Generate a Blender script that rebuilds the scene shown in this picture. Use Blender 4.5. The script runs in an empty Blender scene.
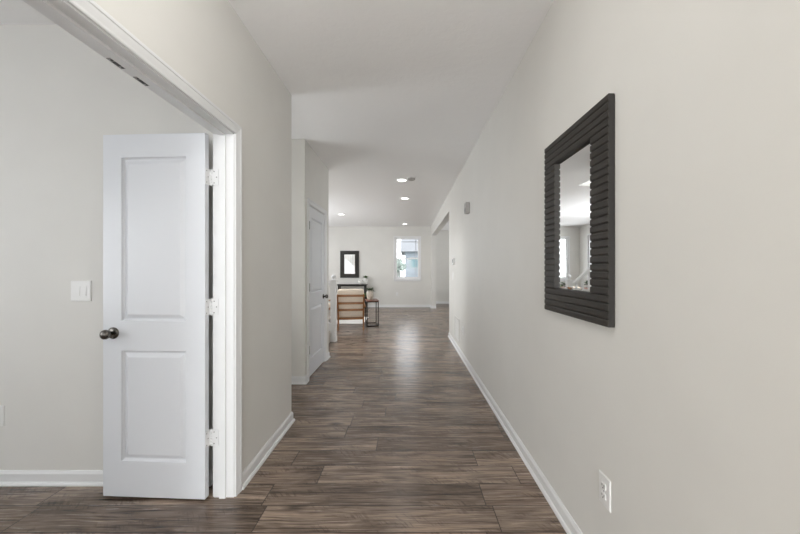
import bpy, bmesh, math, random
from mathutils import Vector, Matrix
random.seed(7)
PI = math.pi
S = bpy.context.scene
C = S.collection

# ------------------------------------------------------------------ camera
H = 1.28
cd = bpy.data.cameras.new('camera')
cam = bpy.data.objects.new('camera', cd); C.objects.link(cam)
cam.location = (0, 0, H); cam.rotation_euler = (PI/2, 0, 0)
cd.sensor_width = 36; cd.sensor_fit = 'HORIZONTAL'
cd.lens = 340/800*36
cd.shift_x = -7.4/800; cd.shift_y = 2.5/800
cd.clip_start = 0.02; cd.clip_end = 300
S.camera = cam

# ------------------------------------------------------------------ world, exposure, daylight and added fill
w = bpy.data.worlds.new('sky'); S.world = w; w.use_nodes = True
bg = w.node_tree.nodes['Background']
bg.inputs['Color'].default_value = (0.93, 0.965, 1.0, 1); bg.inputs['Strength'].default_value = 3.2
vs = S.view_settings
vs.view_transform = 'Standard'; vs.look = 'None'; vs.gamma = 1; vs.use_curve_mapping = False
vs.exposure = 0.18

def area(name, loc, direction, sx, sy, power, color=(1, 1, 1)):
    l = bpy.data.lights.new(name, 'AREA'); l.shape = 'RECTANGLE'; l.size = sx; l.size_y = sy
    l.energy = power; l.color = color
    o = bpy.data.objects.new(name, l); C.objects.link(o); o.location = loc
    o.rotation_euler = Vector(direction).to_track_quat('-Z', 'Y').to_euler()
    return o
DAY = (0.925, 0.965, 1.0)
area('fill_study_front', (-2.60, -1.93, 1.50), (0, 1, 0), 1.9, 1.6, 1.2, (0.92, 0.965, 1.0))  # added fill for the study, just inside its unseen front window
area('fill_study_side', (-4.20, -0.20, 1.50), (1, 0, 0), 2.0, 1.6, 15, DAY)  # added sideways fill from the study onto the right hall wall
area('fill_entry', (-0.09, -4.93, 1.35), (0, 1, 0.22), 1.3, 2.1, 165, DAY)  # added fill shining down the hall from behind the viewpoint
area('daylight_living_side', (-4.55, 10.55, 1.75), (1, -0.1, 0), 1.3, 1.9, 16, DAY)
area('daylight_living_far', (-3.48, 11.82, 1.75), (0, -1, 0), 1.3, 1.9, 16, DAY)
area('fill_living_near', (-4.20, 8.00, 1.65), (1, -0.1, 0.12), 1.7, 1.5, 80, DAY)  # added fill brightening the living room from its unseen left side
area('fill_right_room', (4.10, 10.70, 1.60), (-0.8, -0.6, 0.25), 1.6, 1.5, 60, DAY)  # added fill aimed through the right opening at the closet wall
area('fill_recess', (-2.62, 3.25, 1.25), (1, -0.12, 0.75), 0.6, 0.9, 8, DAY)  # added uplight for the mid hall ceiling, hidden in the recess
area('daylight_stairwell', (-4.15, 5.45, 4.2), (1, 0, -0.3), 0.8, 1.2, 90, DAY)

# ------------------------------------------------------------------ material helpers
class NT:
    def __init__(s, name):
        s.m = bpy.data.materials.new(name); s.m.use_nodes = True
        s.t = s.m.node_tree; s.n = s.t.nodes; s.l = s.t.links
        s.p = s.n['Principled BSDF']; s.out = s.n['Material Output']
    def node(s, typ, **kw):
        nd = s.n.new(typ)
        for k, v in kw.items(): setattr(nd, k, v)
        return nd
    def put(s, sock, v):
        if isinstance(v, bpy.types.NodeSocket): s.l.new(v, sock)
        else: sock.default_value = v
    def math(s, op, a, b=0.0, c=0.0):
        nd = s.node('ShaderNodeMath', operation=op)
        s.put(nd.inputs[0], a); s.put(nd.inputs[1], b); s.put(nd.inputs[2], c)
        return nd.outputs[0]
    def comb(s, x, y, z):
        nd = s.node('ShaderNodeCombineXYZ')
        for i, v in enumerate((x, y, z)): s.put(nd.inputs[i], v)
        return nd.outputs[0]
    def noise(s, vec, scale, detail=3, rough=0.55, dist=0.0):
        nd = s.node('ShaderNodeTexNoise'); s.put(nd.inputs['Vector'], vec)
        nd.inputs['Scale'].default_value = scale; nd.inputs['Detail'].default_value = detail
        nd.inputs['Roughness'].default_value = rough; nd.inputs['Distortion'].default_value = dist
        return nd.outputs['Fac']
    def white(s, vec):
        nd = s.node('ShaderNodeTexWhiteNoise', noise_dimensions='3D'); s.put(nd.inputs['Vector'], vec)
        return nd.outputs['Value']
    def ramp(s, fac, stops):
        nd = s.node('ShaderNodeValToRGB'); s.put(nd.inputs[0], fac)
        e = nd.color_ramp.elements
        while len(e) < len(stops): e.new(0.5)
        for i, (p, c) in enumerate(stops):
            e[i].position = p; e[i].color = (*c, 1)
        return nd.outputs[0]
    def mix(s, fac, a, b, blend='MIX'):
        nd = s.node('ShaderNodeMix', data_type='RGBA', blend_type=blend)
        s.put(nd.inputs[0], fac)
        s.put(nd.inputs[6], a if isinstance(a, bpy.types.NodeSocket) else (*a, 1))
        s.put(nd.inputs[7], b if isinstance(b, bpy.types.NodeSocket) else (*b, 1))
        return nd.outputs[2]
    def bump(s, h, strength, dist=0.01):
        nd = s.node('ShaderNodeBump'); s.put(nd.inputs['Height'], h)
        nd.inputs['Strength'].default_value = strength; nd.inputs['Distance'].default_value = dist
        s.l.new(nd.outputs[0], s.p.inputs['Normal'])
    def obj(s): return s.node('ShaderNodeTexCoord').outputs['Object']

def srgb(r, g, b):
    f = lambda c: (c/255/12.92) if c/255 <= 0.04045 else ((c/255+0.055)/1.055)**2.4
    return (f(r), f(g), f(b))

def plain(name, col, rough=0.5, metal=0.0, noise=0.0, nscale=40, bump=0.0, spec=0.5):
    k = NT(name); c = k.obj()
    n = k.noise(c, nscale)
    if noise:
        lo = tuple(v*(1-noise) for v in col); hi = tuple(min(1, v*(1+noise)) for v in col)
        k.put(k.p.inputs['Base Color'], k.ramp(n, [(0.3, lo), (0.7, hi)]))
    else:
        k.p.inputs['Base Color'].default_value = (*col, 1)
    k.p.inputs['Roughness'].default_value = rough; k.p.inputs['Metallic'].default_value = metal
    k.p.inputs['Specular IOR Level'].default_value = spec
    if bump: k.bump(n, bump, 0.002)
    return k.m

M = {}
def wall_mat():
    k = NT('greige_wall_paint'); c = k.obj()
    n = k.noise(c, 3.0, 2); f = k.noise(c, 260, 2)
    k.put(k.p.inputs['Base Color'], k.ramp(n, [(0.3, srgb(220, 218, 213)), (0.7, srgb(223, 221, 216))]))
    k.p.inputs['Roughness'].default_value = 0.5; k.p.inputs['Specular IOR Level'].default_value = 0.35
    k.bump(f, 0.08, 0.002)
    return k.m
M['wall'] = wall_mat()
def ceil_mat():
    k = NT('knockdown_ceiling_paint'); c = k.obj()
    n = k.noise(c, 16, 4, 0.6, 0.4)
    r = k.ramp(n, [(0.46, (0, 0, 0)), (0.56, (1, 1, 1))])
    k.put(k.p.inputs['Base Color'], (*srgb(247, 246, 245), 1))
    k.p.inputs['Roughness'].default_value = 0.8; k.p.inputs['Specular IOR Level'].default_value = 0.2
    k.bump(r, 0.16, 0.003)
    return k.m
M['ceil'] = ceil_mat()
M['trim'] = plain('white_trim_enamel', srgb(227, 227, 227), 0.35)
M['door'] = plain('white_door_enamel', srgb(221, 223, 227), 0.30)
M['plate'] = plain('white_plate_plastic', srgb(231, 230, 228), 0.35)
M['slot'] = plain('dark_slot', srgb(40, 38, 36), 0.6)
M['knob'] = plain('dark_pewter', srgb(112, 108, 104), 0.26, 1.0)
M['steel'] = plain('brushed_steel', srgb(150, 148, 145), 0.35, 1.0)
M['lampwhite'] = plain('lamp_trim_white', srgb(235, 235, 233), 0.45)
M['grey_plastic'] = plain('grey_plastic', srgb(166, 162, 157), 0.5)
M['vent'] = plain('vent_grille_paint', srgb(206, 204, 200), 0.5)
M['screen'] = plain('dark_grey_display', srgb(95, 93, 90), 0.3)
M['black'] = plain('black_metal', srgb(30, 27, 26), 0.7, spec=0.2)
M['console'] = plain('black_stained_wood', srgb(38, 35, 33), 0.45, noise=0.2, nscale=20)
M['cream'] = plain('cream_upholstery', srgb(236, 222, 204), 0.9, noise=0.06, nscale=60, bump=0.3)
M['rug'] = plain('white_shag', srgb(232, 230, 226), 0.95, noise=0.08, nscale=90, bump=0.6)
M['white_ceramic'] = plain('white_ceramic', srgb(238, 236, 232), 0.25)
M['soil'] = plain('dark_soil', srgb(45, 36, 28), 0.95, noise=0.3, nscale=80)
M['leaf'] = plain('green_leaf', srgb(74, 104, 46), 0.5, noise=0.35, nscale=14)
M['leaf_dark'] = plain('dark_green_leaf', srgb(52, 76, 40), 0.5, noise=0.35, nscale=14)
M['vinyl'] = plain('white_vinyl', srgb(240, 240, 240), 0.4)
M['muntin'] = plain('grey_white_grille_bar', srgb(170, 172, 175), 0.5)
M['siding'] = plain('blue_grey_siding', srgb(138, 146, 154), 0.8)
M['siding_white'] = plain('white_siding', srgb(172, 172, 168), 0.8)
M['roof'] = plain('grey_shingles', srgb(126, 128, 131), 0.9, noise=0.08, nscale=8)
M['darkpane'] = plain('teal_grey_pane', srgb(98, 126, 131), 0.2)
M['bush'] = plain('grey_green_bush', srgb(124, 135, 128), 0.9, noise=0.3, nscale=6)
M['lawn'] = plain('pale_lawn', srgb(152, 154, 147), 0.95, noise=0.1, nscale=2)
M['carpet'] = plain('beige_stair_carpet', srgb(196, 188, 178), 0.95, noise=0.1, nscale=120, bump=0.3)
M['mirror'] = plain('mirror_silver', (0.93, 0.94, 0.94), 0.015, 1.0)
def wood_mat(name, a, b, rough=0.4, sc=(3, 40, 40), bmp=0.15):
    k = NT(name); c = k.obj()
    mp = k.node('ShaderNodeMapping'); k.put(mp.inputs['Vector'], c); mp.inputs['Scale'].default_value = sc
    n = k.noise(mp.outputs[0], 1.0, 4, 0.6, 0.6)
    k.put(k.p.inputs['Base Color'], k.ramp(n, [(0.3, a), (0.7, b)]))
    k.p.inputs['Roughness'].default_value = rough
    if bmp: k.bump(n, bmp, 0.002)
    return k.m
M['teak'] = wood_mat('honey_teak', srgb(112, 68, 28), srgb(156, 104, 50), 0.4)
M['redwood'] = wood_mat('reddish_brown_wood', srgb(98, 58, 44), srgb(134, 84, 64), 0.4)
M['mcore'] = plain('near_black_wood', srgb(34, 31, 28), 0.6)
M['mframe'] = wood_mat('charcoal_ribbed_wood', srgb(34, 30, 26), srgb(50, 45, 40), 0.5, (5, 30, 90), 0.0)

def glazed_mat():
    k = NT('speckled_cream_glaze'); c = k.obj()
    mp = k.node('ShaderNodeMapping'); k.put(mp.inputs['Vector'], c); mp.inputs['Scale'].default_value = (50, 50, 4)
    n = k.noise(mp.outputs[0], 1.0, 3)
    k.put(k.p.inputs['Base Color'], k.ramp(n, [(0.35, srgb(150, 138, 124)), (0.6, srgb(212, 204, 192))]))
    k.p.inputs['Roughness'].default_value = 0.35
    return k.m
M['glaze'] = glazed_mat()

def glass_mat():
    k = NT('window_glass')
    tr = k.node('ShaderNodeBsdfTransparent'); gl = k.node('ShaderNodeBsdfGlossy'); gl.inputs['Roughness'].default_value = 0.0
    fr = k.node('ShaderNodeFresnel'); fr.inputs['IOR'].default_value = 1.09
    mx = k.node('ShaderNodeMixShader')
    k.l.new(fr.outputs[0], mx.inputs[0]); k.l.new(tr.outputs[0], mx.inputs[1]); k.l.new(gl.outputs[0], mx.inputs[2])
    k.l.new(mx.outputs[0], k.out.inputs['Surface'])
    return k.m
M['glass'] = glass_mat()

def glow_mat(name, col, st):
    k = NT(name)
    k.p.inputs['Base Color'].default_value = (1, 1, 1, 1)
    k.p.inputs['Emission Color'].default_value = (*col, 1); k.p.inputs['Emission Strength'].default_value = st
    return k.m
M['diffuser'] = glow_mat('lit_diffuser', (1, 0.97, 0.92), 4.0)

def floor_mat():
    k = NT('rustic_oak_planks'); c = k.obj()
    sp = k.node('ShaderNodeSeparateXYZ'); k.put(sp.inputs[0], c)
    X, Y = sp.outputs[0], sp.outputs[1]
    W, L = 0.187, 1.22
    v = k.math('DIVIDE', k.math('SUBTRACT', Y, -0.027), W)
    row = k.math('FLOOR', v); fy = k.math('FRACT', v)
    off = k.white(k.comb(row, 3.7, 0.0))
    u = k.math('ADD', k.math('DIVIDE', X, L), k.math('MULTIPLY', off, 7.0))
    col = k.math('FLOOR', u); fx = k.math('FRACT', u)
    rnd = k.white(k.comb(row, col, 1.3)); rnd2 = k.white(k.comb(row, col, 8.1))
    # grain coordinates: shifted for every plank
    gx = k.math('ADD', X, k.math('MULTIPLY', rnd, 40.0)); gy = k.math('ADD', Y, k.math('MULTIPLY', rnd2, 30.0))
    wob = k.noise(k.comb(k.math('MULTIPLY', gx, 2.4), k.math('MULTIPLY', gy, 7.0), 4.0), 1.0, 2, 0.5)
    wy = k.math('ADD', gy, k.math('MULTIPLY', wob, 0.035))
    fine = k.noise(k.comb(k.math('MULTIPLY', gx, 4.0), k.math('MULTIPLY', wy, 95.0), 0.0), 1.0, 5, 0.65, 0.3)
    streak = k.noise(k.comb(k.math('MULTIPLY', gx, 1.3), k.math('MULTIPLY', wy, 34.0), 2.0), 1.0, 4, 0.6, 0.4)
    broad = k.noise(k.comb(k.math('MULTIPLY', gx, 1.8), k.math('MULTIPLY', gy, 8.0), 6.0), 1.0, 3, 0.6, 0.8)
    saw = k.noise(k.comb(k.math('ADD', k.math('MULTIPLY', gx, 55.0), k.math('MULTIPLY', gy, 40.0)), k.math('MULTIPLY', gy, 14.0), 5.0), 1.0, 2, 0.6, 0.6)
    blot = k.noise(k.comb(k.math('MULTIPLY', gx, 3.0), k.math('MULTIPLY', gy, 9.0), 9.0), 1.0, 3, 0.6)
    base = k.ramp(rnd2, [(0.0, srgb(112, 98, 87)), (0.35, srgb(129, 113, 101)), (0.65, srgb(138, 122, 109)), (1.0, srgb(119, 105, 94))])
    g1 = k.ramp(fine, [(0.36, (0.36, 0.33, 0.30)), (0.47, (0.95, 0.94, 0.93)), (0.64, (1.35, 1.34, 1.33))])
    c1 = k.mix(1.0, base, g1, 'MULTIPLY')
    g2 = k.ramp(streak, [(0.34, (0.34, 0.31, 0.28)), (0.43, (0.90, 0.89, 0.88)), (0.66, (1.18, 1.17, 1.16))])
    c2 = k.mix(1.0, c1, g2, 'MULTIPLY')
    g3 = k.ramp(broad, [(0.36, (0.52, 0.49, 0.46)), (0.5, (1.0, 1.0, 1.0)), (0.66, (1.3, 1.29, 1.27))])
    c2 = k.mix(0.9, c2, g3, 'MULTIPLY')
    sf = k.math('MULTIPLY', k.ramp(saw, [(0.50, (0, 0, 0)), (0.60, (1, 1, 1))]), k.ramp(blot, [(0.50, (0, 0, 0)), (0.60, (1, 1, 1))]))
    c3 = k.mix(k.math('MULTIPLY', sf, 0.5), c2, srgb(58, 46, 38))
    # knots
    vo = k.node('ShaderNodeTexVoronoi'); k.put(vo.inputs['Vector'], k.comb(k.math('MULTIPLY', gx, 1.7), k.math('MULTIPLY', gy, 4.6), 0.0))
    vo.inputs['Scale'].default_value = 1.0
    kn = k.ramp(k.math('ADD', vo.outputs['Distance'], k.math('MULTIPLY', fine, 0.07)), [(0.09, (1, 1, 1)), (0.19, (0, 0, 0))])
    c4 = k.mix(k.math('MULTIPLY', kn, 0.85), c3, srgb(36, 29, 24))
    # joints
    ey = k.math('MINIMUM', fy, k.math('SUBTRACT', 1.0, fy)); ex = k.math('MINIMUM', fx, k.math('SUBTRACT', 1.0, fx))
    ed = k.math('MINIMUM', k.math('MULTIPLY', ey, W), k.math('MULTIPLY', ex, L))
    jn = k.ramp(k.math('MULTIPLY', ed, 100.0), [(0.16, (1, 1, 1)), (0.34, (0, 0, 0))])
    c5 = k.mix(k.math('MULTIPLY', jn, 0.88), c4, srgb(42, 35, 30))
    k.put(k.p.inputs['Base Color'], c5)
    k.put(k.p.inputs['Roughness'], k.math('ADD', 0.20, k.math('MULTIPLY', fine, 0.12)))
    k.p.inputs['Specular IOR Level'].default_value = 0.5
    k.bump(k.math('SUBTRACT', k.math('MULTIPLY', fine, 0.35), jn), 0.10, 0.003)
    return k.m
M['floor'] = floor_mat()

# ------------------------------------------------------------------ mesh helpers
def bm_new(): return bmesh.new()
def obj(name, bm, mat, parent=None, smooth=False, loc=None, bevel=0.0, seg=2):
    me = bpy.data.meshes.new(name)
    bmesh.ops.recalc_face_normals(bm, faces=bm.faces)
    bm.to_mesh(me); bm.free()
    if mat: me.materials.append(M[mat] if isinstance(mat, str) else mat)
    if smooth:
        for p in me.polygons: p.use_smooth = True
    o = bpy.data.objects.new(name, me); C.objects.link(o)
    if parent: o.parent = parent
    if loc: o.location = loc
    if bevel:
        b = o.modifiers.new('bevel', 'BEVEL'); b.width = bevel; b.segments = seg; b.limit_method = 'ANGLE'
    return o
def box(bm, x0, x1, y0, y1, z0, z1, mat=None):
    v = [bm.verts.new((x, y, z)) for x in (x0, x1) for y in (y0, y1) for z in (z0, z1)]
    if mat is not None:
        for q in v: q.co = mat @ q.co
    for f in ((0, 1, 3, 2), (4, 6, 7, 5), (0, 4, 5, 1), (2, 3, 7, 6), (0, 2, 6, 4), (1, 5, 7, 3)):
        bm.faces.new([v[i] for i in f])
    return v
def boxes(lst):
    bm = bm_new()
    for b in lst: box(bm, *b)
    return bm
def lathe(bm, prof, n=24, mat=None):
    rings = []
    for r, z in prof:
        if r < 1e-6: ring = [bm.verts.new((0, 0, z))]
        else: ring = [bm.verts.new((r*math.cos(2*PI*i/n), r*math.sin(2*PI*i/n), z)) for i in range(n)]
        if mat is not None:
            for q in ring: q.co = mat @ q.co
        rings.append(ring)
    for a, b in zip(rings, rings[1:]):
        for i in range(n):
            j = (i+1) % n
            f = [a[i % len(a)], a[j % len(a)], b[j % len(b)], b[i % len(b)]]
            f2 = []
            for q in f:
                if q not in f2: f2.append(q)
            if len(f2) >= 3: bm.faces.new(f2)
    for r in (rings[0], rings[-1]):
        if len(r) > 2: bm.faces.new(r)
def bar(bm, p, q, wx, wy=None, up=(0, 0, 1)):
    wy = wy or wx
    p, q = Vector(p), Vector(q); d = (q-p).normalized()
    s = d.cross(Vector(up))
    if s.length < 1e-4: s = d.cross(Vector((0, 1, 0)))
    s.normalize(); t = s.cross(d)
    vs_ = []
    for e in (p, q):
        for a, b in ((-1, -1), (1, -1), (1, 1), (-1, 1)):
            vs_.append(bm.verts.new(e + s*a*wx/2 + t*b*wy/2))
    for f in ((0, 1, 2, 3), (4, 7, 6, 5), (0, 4, 5, 1), (1, 5, 6, 2), (2, 6, 7, 3), (3, 7, 4, 0)):
        bm.faces.new([vs_[i] for i in f])
def props(o, label=None, cat=None, group=None, kind=None):
    if label: o['label'] = label
    if cat: o['category'] = cat
    if group: o['group'] = group
    if kind: o['kind'] = kind
    return o
def empty(name, loc, rz, label, cat, group=None, kind=None):
    o = bpy.data.objects.new(name, None); C.objects.link(o); o.empty_display_size = 0.1
    o.location = loc; o.rotation_euler = (0, 0, rz)
    return props(o, label, cat, group, kind)
def struct(name, bm, mat, label, cat, **kw):
    return props(obj(name, bm, mat, **kw), label, cat, None, 'structure')
def copy_tree(o, parent=None):
    c = o.copy(); C.objects.link(c)
    if parent is not None: c.parent = parent
    for ch in list(o.children): copy_tree(ch, c)
    return c

# ------------------------------------------------------------------ the setting
def wall_holes(x0, x1, z0, z1, holes, y0, y1, axis='x'):
    out = []; cur = x0
    for a, b, c, d in holes:
        out += [(cur, a, z0, z1), (a, b, z0, c), (a, b, d, z1)]; cur = b
    out.append((cur, x1, z0, z1))
    out = [q for q in out if q[1]-q[0] > 1e-4 and q[3]-q[2] > 1e-4]
    if axis == 'x': return [(a, b, y0, y1, c, d) for a, b, c, d in out]
    return [(y0, y1, a, b, c, d) for a, b, c, d in out]
CZ = 2.743
L1, L2, R = -0.975, -1.15, 0.796
T = 0.112
Y1, YR, Y2 = 2.86, 3.81, 4.96          # end of the first left wall, recess wall, end of the closet wall
YF = 11.55                             # far wall
XL = -4.28
OY0, OY1, OZ = 6.48, 11.2, 2.395       # opening in the right wall
JZ = 2.04
JY = 1.91                              # far jamb of the study opening
JN = 0.68                              # near jamb
SW = 5.95                              # stairwell far edge

struct('floor', boxes([(-4.6, 4.4, -5.2, 13.0, -0.06, 0.0)]), 'floor', 'greyish brown rustic wood plank floor running through the whole hall', 'floor')
struct('ceiling', boxes([(-4.6, 4.4, -5.2, 4.96, CZ, CZ+0.12), (-1.42, 4.4, 4.96, SW, CZ, CZ+0.12), (-4.6, 4.4, SW, 13.0, CZ, CZ+0.12)]),
       'ceil', 'flat textured off white ceiling over the hall and living room', 'ceiling')
struct('wall_right', boxes([(R, R+0.15, -5.0, OY0, 0, CZ), (R, R+0.15, OY0, OY1, OZ, CZ), (R, R+0.15, OY1, YF, 0, CZ)]), 'wall',
       'long pale greige wall on the right carrying the large dark mirror', 'wall')
struct('wall_left', boxes([(L1-T, L1, -5.0, JN-0.02, 0, CZ), (L1-T, L1, JN-0.02, JY+0.02, JZ+0.02, CZ), (L1-T, L1, JY+0.02, Y1, 0, CZ)]), 'wall',
       'greige hall wall on the left with the wide doorway to the study', 'wall')
struct('wall_recess_side', boxes([(-2.7, L1-T, Y1-T, Y1, 0, CZ)]), 'wall', 'near side wall of the recess beyond the left hall wall', 'wall')
struct('wall_recess', boxes([(-2.7, L2-T, YR, YR+T, 0, CZ)]), 'wall', 'greige recess wall facing down the hall beside the closed closet door', 'wall')
struct('wall_recess_end', boxes(wall_holes(Y1-T, YR+T, 0, CZ, [(2.95, 3.71, 0.9, 2.1)], -2.82, -2.7, 'y')), 'wall', 'end wall of the recess out of sight on the left', 'wall')
CY0, CY1 = 3.965, 4.725
struct('wall_closet', boxes([(L2-T, L2, YR, CY0-0.02, 0, CZ), (L2-T, L2, CY1+0.02, Y2, 0, CZ), (L2-T, L2, CY0-0.02, CY1+0.02, JZ+0.02, CZ)]),
       'wall', 'short greige wall around the closed white closet door', 'wall')
struct('wall_stair', boxes([(XL, L2-T, Y2-T, Y2, 0, 5.2)]), 'wall', 'wall beside the staircase behind the closet', 'wall')
struct('wall_stairwell', boxes([(XL, -1.42, SW, SW+0.1, CZ+0.12, 5.2), (-1.42, -1.32, Y2-T, SW+0.1, CZ+0.12, 5.2), (XL-0.12, XL, Y2-T, SW+0.1, CZ+0.12, 5.2),
       (XL-0.12, -1.32, Y2-T, SW+0.1, 5.2, 5.3)]), 'wall', 'pale walls of the open stairwell above the stairs', 'wall')
WX0, WX1, WZ0, WZ1 = -0.44, 0.435, 0.945, 2.385
VX0, VX1 = -3.92, -3.05
struct('wall_far', boxes(wall_holes(XL-0.15, R+0.15, 0, CZ, [(VX0, VX1, WZ0, WZ1), (WX0, WX1, WZ0, WZ1)], YF, YF+0.15)), 'wall',
       'greige far wall of the living room with the bright window', 'wall')
struct('wall_living_left', boxes(wall_holes(Y2-T, YF, 0, CZ, [(7.1, 8.9, WZ0, WZ1), (10.1, 11.0, WZ0, WZ1)], XL-0.15, XL, 'y')), 'wall',
       'left living room wall seen only in the near mirror', 'wall')
struct('wall_study_back', boxes([(XL, L1-T, 2.03, 2.15, 0, CZ)]), 'wall', 'greige study wall behind the open white door', 'wall')
struct('wall_study_left', boxes(wall_holes(-2.0, 2.15, 0, CZ, [(-1.25, 0.85, 0.65, 2.3)], XL-0.15, XL, 'y')), 'wall', 'left study wall outside the view', 'wall')
struct('wall_study_front', boxes(wall_holes(XL-0.15, L1-T, 0, CZ, [(-3.6, -1.6, 0.65, 2.3)], -2.15, -2.0)), 'wall',
       'front study wall outside the view', 'wall')
struct('wall_entry', boxes(wall_holes(L1-T, R+0.15, 0, CZ, [(-0.79, 0.61, 0.0, 2.4)], -5.15, -5.0)), 'wall',
       'entry wall of the house behind the viewpoint', 'wall')
struct('wall_right_room_far', boxes([(R+0.15, 4.2, 12.75, 12.9, 0, CZ), (R, R+0.15, YF+0.15, 12.9, 0, CZ)]), 'wall', 'grey wall of the room seen through the right opening', 'wall')
struct('wall_right_room_side', boxes(wall_holes(5.9, 12.9, 0, CZ, [(9.9, 11.5, 0.9, 2.35)], 4.2, 4.35, 'y')), 'wall', 'side wall of the right room out of sight', 'wall')
struct('wall_right_room_near', boxes([(R+0.15, 4.2, 5.9, 6.02, 0, CZ)]), 'wall', 'near wall of the right room out of sight', 'wall')

# baseboards -------------------------------------------------------
BB = [(0, 0), (0.024, 0), (0.024, 0.010), (0.019, 0.019), (0.012, 0.021), (0.012, 0.066), (0.009, 0.073), (0.005, 0.083), (0, 0.083)]
def run(bm, p0, p1, n, m0=0, m1=0):
    p0, p1, n = Vector((*p0, 0)), Vector((*p1, 0)), Vector((*n, 0)); d = (p1-p0).normalized()
    A = [bm.verts.new(p0 + n*a + Vector((0, 0, z)) - d*a*m0) for a, z in BB]
    B = [bm.verts.new(p1 + n*a + Vector((0, 0, z)) + d*a*m1) for a, z in BB]
    k = len(BB)
    for i in range(k): bm.faces.new((A[i], A[(i+1) % k], B[(i+1) % k], B[i]))
    bm.faces.new(A); bm.faces.new(B)
def base(name, runs, label):
    bm = bm_new()
    for r in runs: run(bm, *r)
    return struct(name, bm, 'trim', label, 'baseboard')
base('baseboard_right', [((R, -5.0), (R, OY0), (-1, 0), 0, 1), ((R, OY0), (R+0.15, OY0), (0, 1), 1, 0)], 'white baseboard along the long right wall under the mirror')
base('baseboard_left', [((L1, 1.973), (L1, Y1), (-1*-1, 0), 0, 1), ((L1, Y1), (-2.7, Y1), (0, 1), 1, 0)], 'white baseboard on the left hall wall next to the wide doorway')
base('baseboard_recess', [((-2.7, YR), (L2, YR), (0, -1), 0, 1), ((L2, YR), (L2, CY0-0.063), (1, 0), 1, 0)], 'white baseboard on the recess wall before the closet door')
base('baseboard_closet', [((L2, CY1+0.063), (L2, Y2), (1, 0), 0, 1), ((L2, Y2), (L2-0.10, Y2), (0, 1), 1, 0)], 'short white baseboard between closet door and wall end')
base('baseboard_study', [((XL, 2.03), (L1-T-0.075, 2.03), (0, -1))], 'white baseboard on the study wall behind the open door')
base('baseboard_far', [((XL, YF), (R, YF), (0, -1), 0, -1)], 'white baseboard along the far wall under the window')
base('baseboard_opening', [((R, YF), (R, OY1), (-1, 0), 0, 1), ((R, OY1), (R+0.15, OY1), (0, -1), 1, 0)], 'white baseboard wrapping the far side of the right opening')
base('baseboard_right_room', [((R+0.15, 12.75), (4.2, 12.75), (0, -1))], 'white baseboard in the grey room through the right opening')

# door frames ------------------------------------------------------
CP = [(0, 0), (0, 0.009), (0.004, 0.011), (0.010, 0.0115), (0.012, 0.0095), (0.016, 0.0105), (0.030, 0.0145), (0.038, 0.016), (0.040, 0.0135), (0.043, 0.017), (0.054, 0.017), (0.057, 0.014), (0.057, 0)]
def casing(bm, x, nx, y0, y1, top):
    rows = []
    for wd, t in CP:
        rows.append([bm.verts.new((x+nx*t, y, z)) for y, z in ((y0-wd, 0), (y0-wd, top+wd), (y1+wd, top+wd), (y1+wd, 0))])
    k = len(rows)
    for a in range(k):
        b = (a+1) % k
        for i in range(3): bm.faces.new((rows[a][i], rows[a][i+1], rows[b][i+1], rows[b][i]))
    bm.faces.new([r[0] for r in rows]); bm.faces.new([r[3] for r in rows])
def frame(name, xw, xb, y0, y1, stop_x, label, both=True):
    """white jamb, stop and casings; xw hall side, xb room side"""
    bm = bm_new()
    for a, b in ((y0-0.019, y0), (y1, y1+0.019)): box(bm, xb, xw, a, b, 0, JZ)
    box(bm, xb, xw, y0-0.019, y1+0.019, JZ, JZ+0.019)
    s0, s1 = stop_x
    box(bm, s0, s1, y0, y0+0.011, 0, JZ); box(bm, s0, s1, y1-0.011, y1, 0, JZ); box(bm, s0, s1, y0+0.011, y1-0.011, JZ-0.011, JZ)
    casing(bm, xw, 1, y0-0.006, y1+0.006, JZ+0.006)
    if both: casing(bm, xb, -1, y0-0.006, y1+0.006, JZ+0.006)
    return struct(name, bm, 'trim', label, 'door frame')
fr1 = frame('trim_1', L1, L1-T, JN, JY, (-1.052, -1.018), 'white casing and jamb of the wide doorway to the study')
fr2 = frame('trim_2', L2, L2-T, CY0, CY1, (-1.232, -1.192), 'white casing around the closed closet door', False)
# ball catches under the study head jamb
def catch(y):
    bm = bm_new(); box(bm, -1.082, -1.056, y-0.032, y+0.032, JZ-0.0025, JZ+0.002)
    o = obj('ball_catch', bm, 'steel', fr1); o['label'] = 'steel ball catch under the doorway head'
    bm = bm_new(); box(bm, -1.078, -1.061, y-0.014, y+0.014, JZ-0.0032, JZ-0.002); obj('catch_socket', bm, 'slot', o)
    bm = bm_new()
    for s in (-1, 1): lathe(bm, [(0.0045, -0.004), (0.0045, 0.0), (0, 0.0)], 10, Matrix.Translation((-1.069, y+s*0.023, JZ)))
    obj('screw', bm, 'slot', o)
catch(1.253); catch(1.372)

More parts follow.
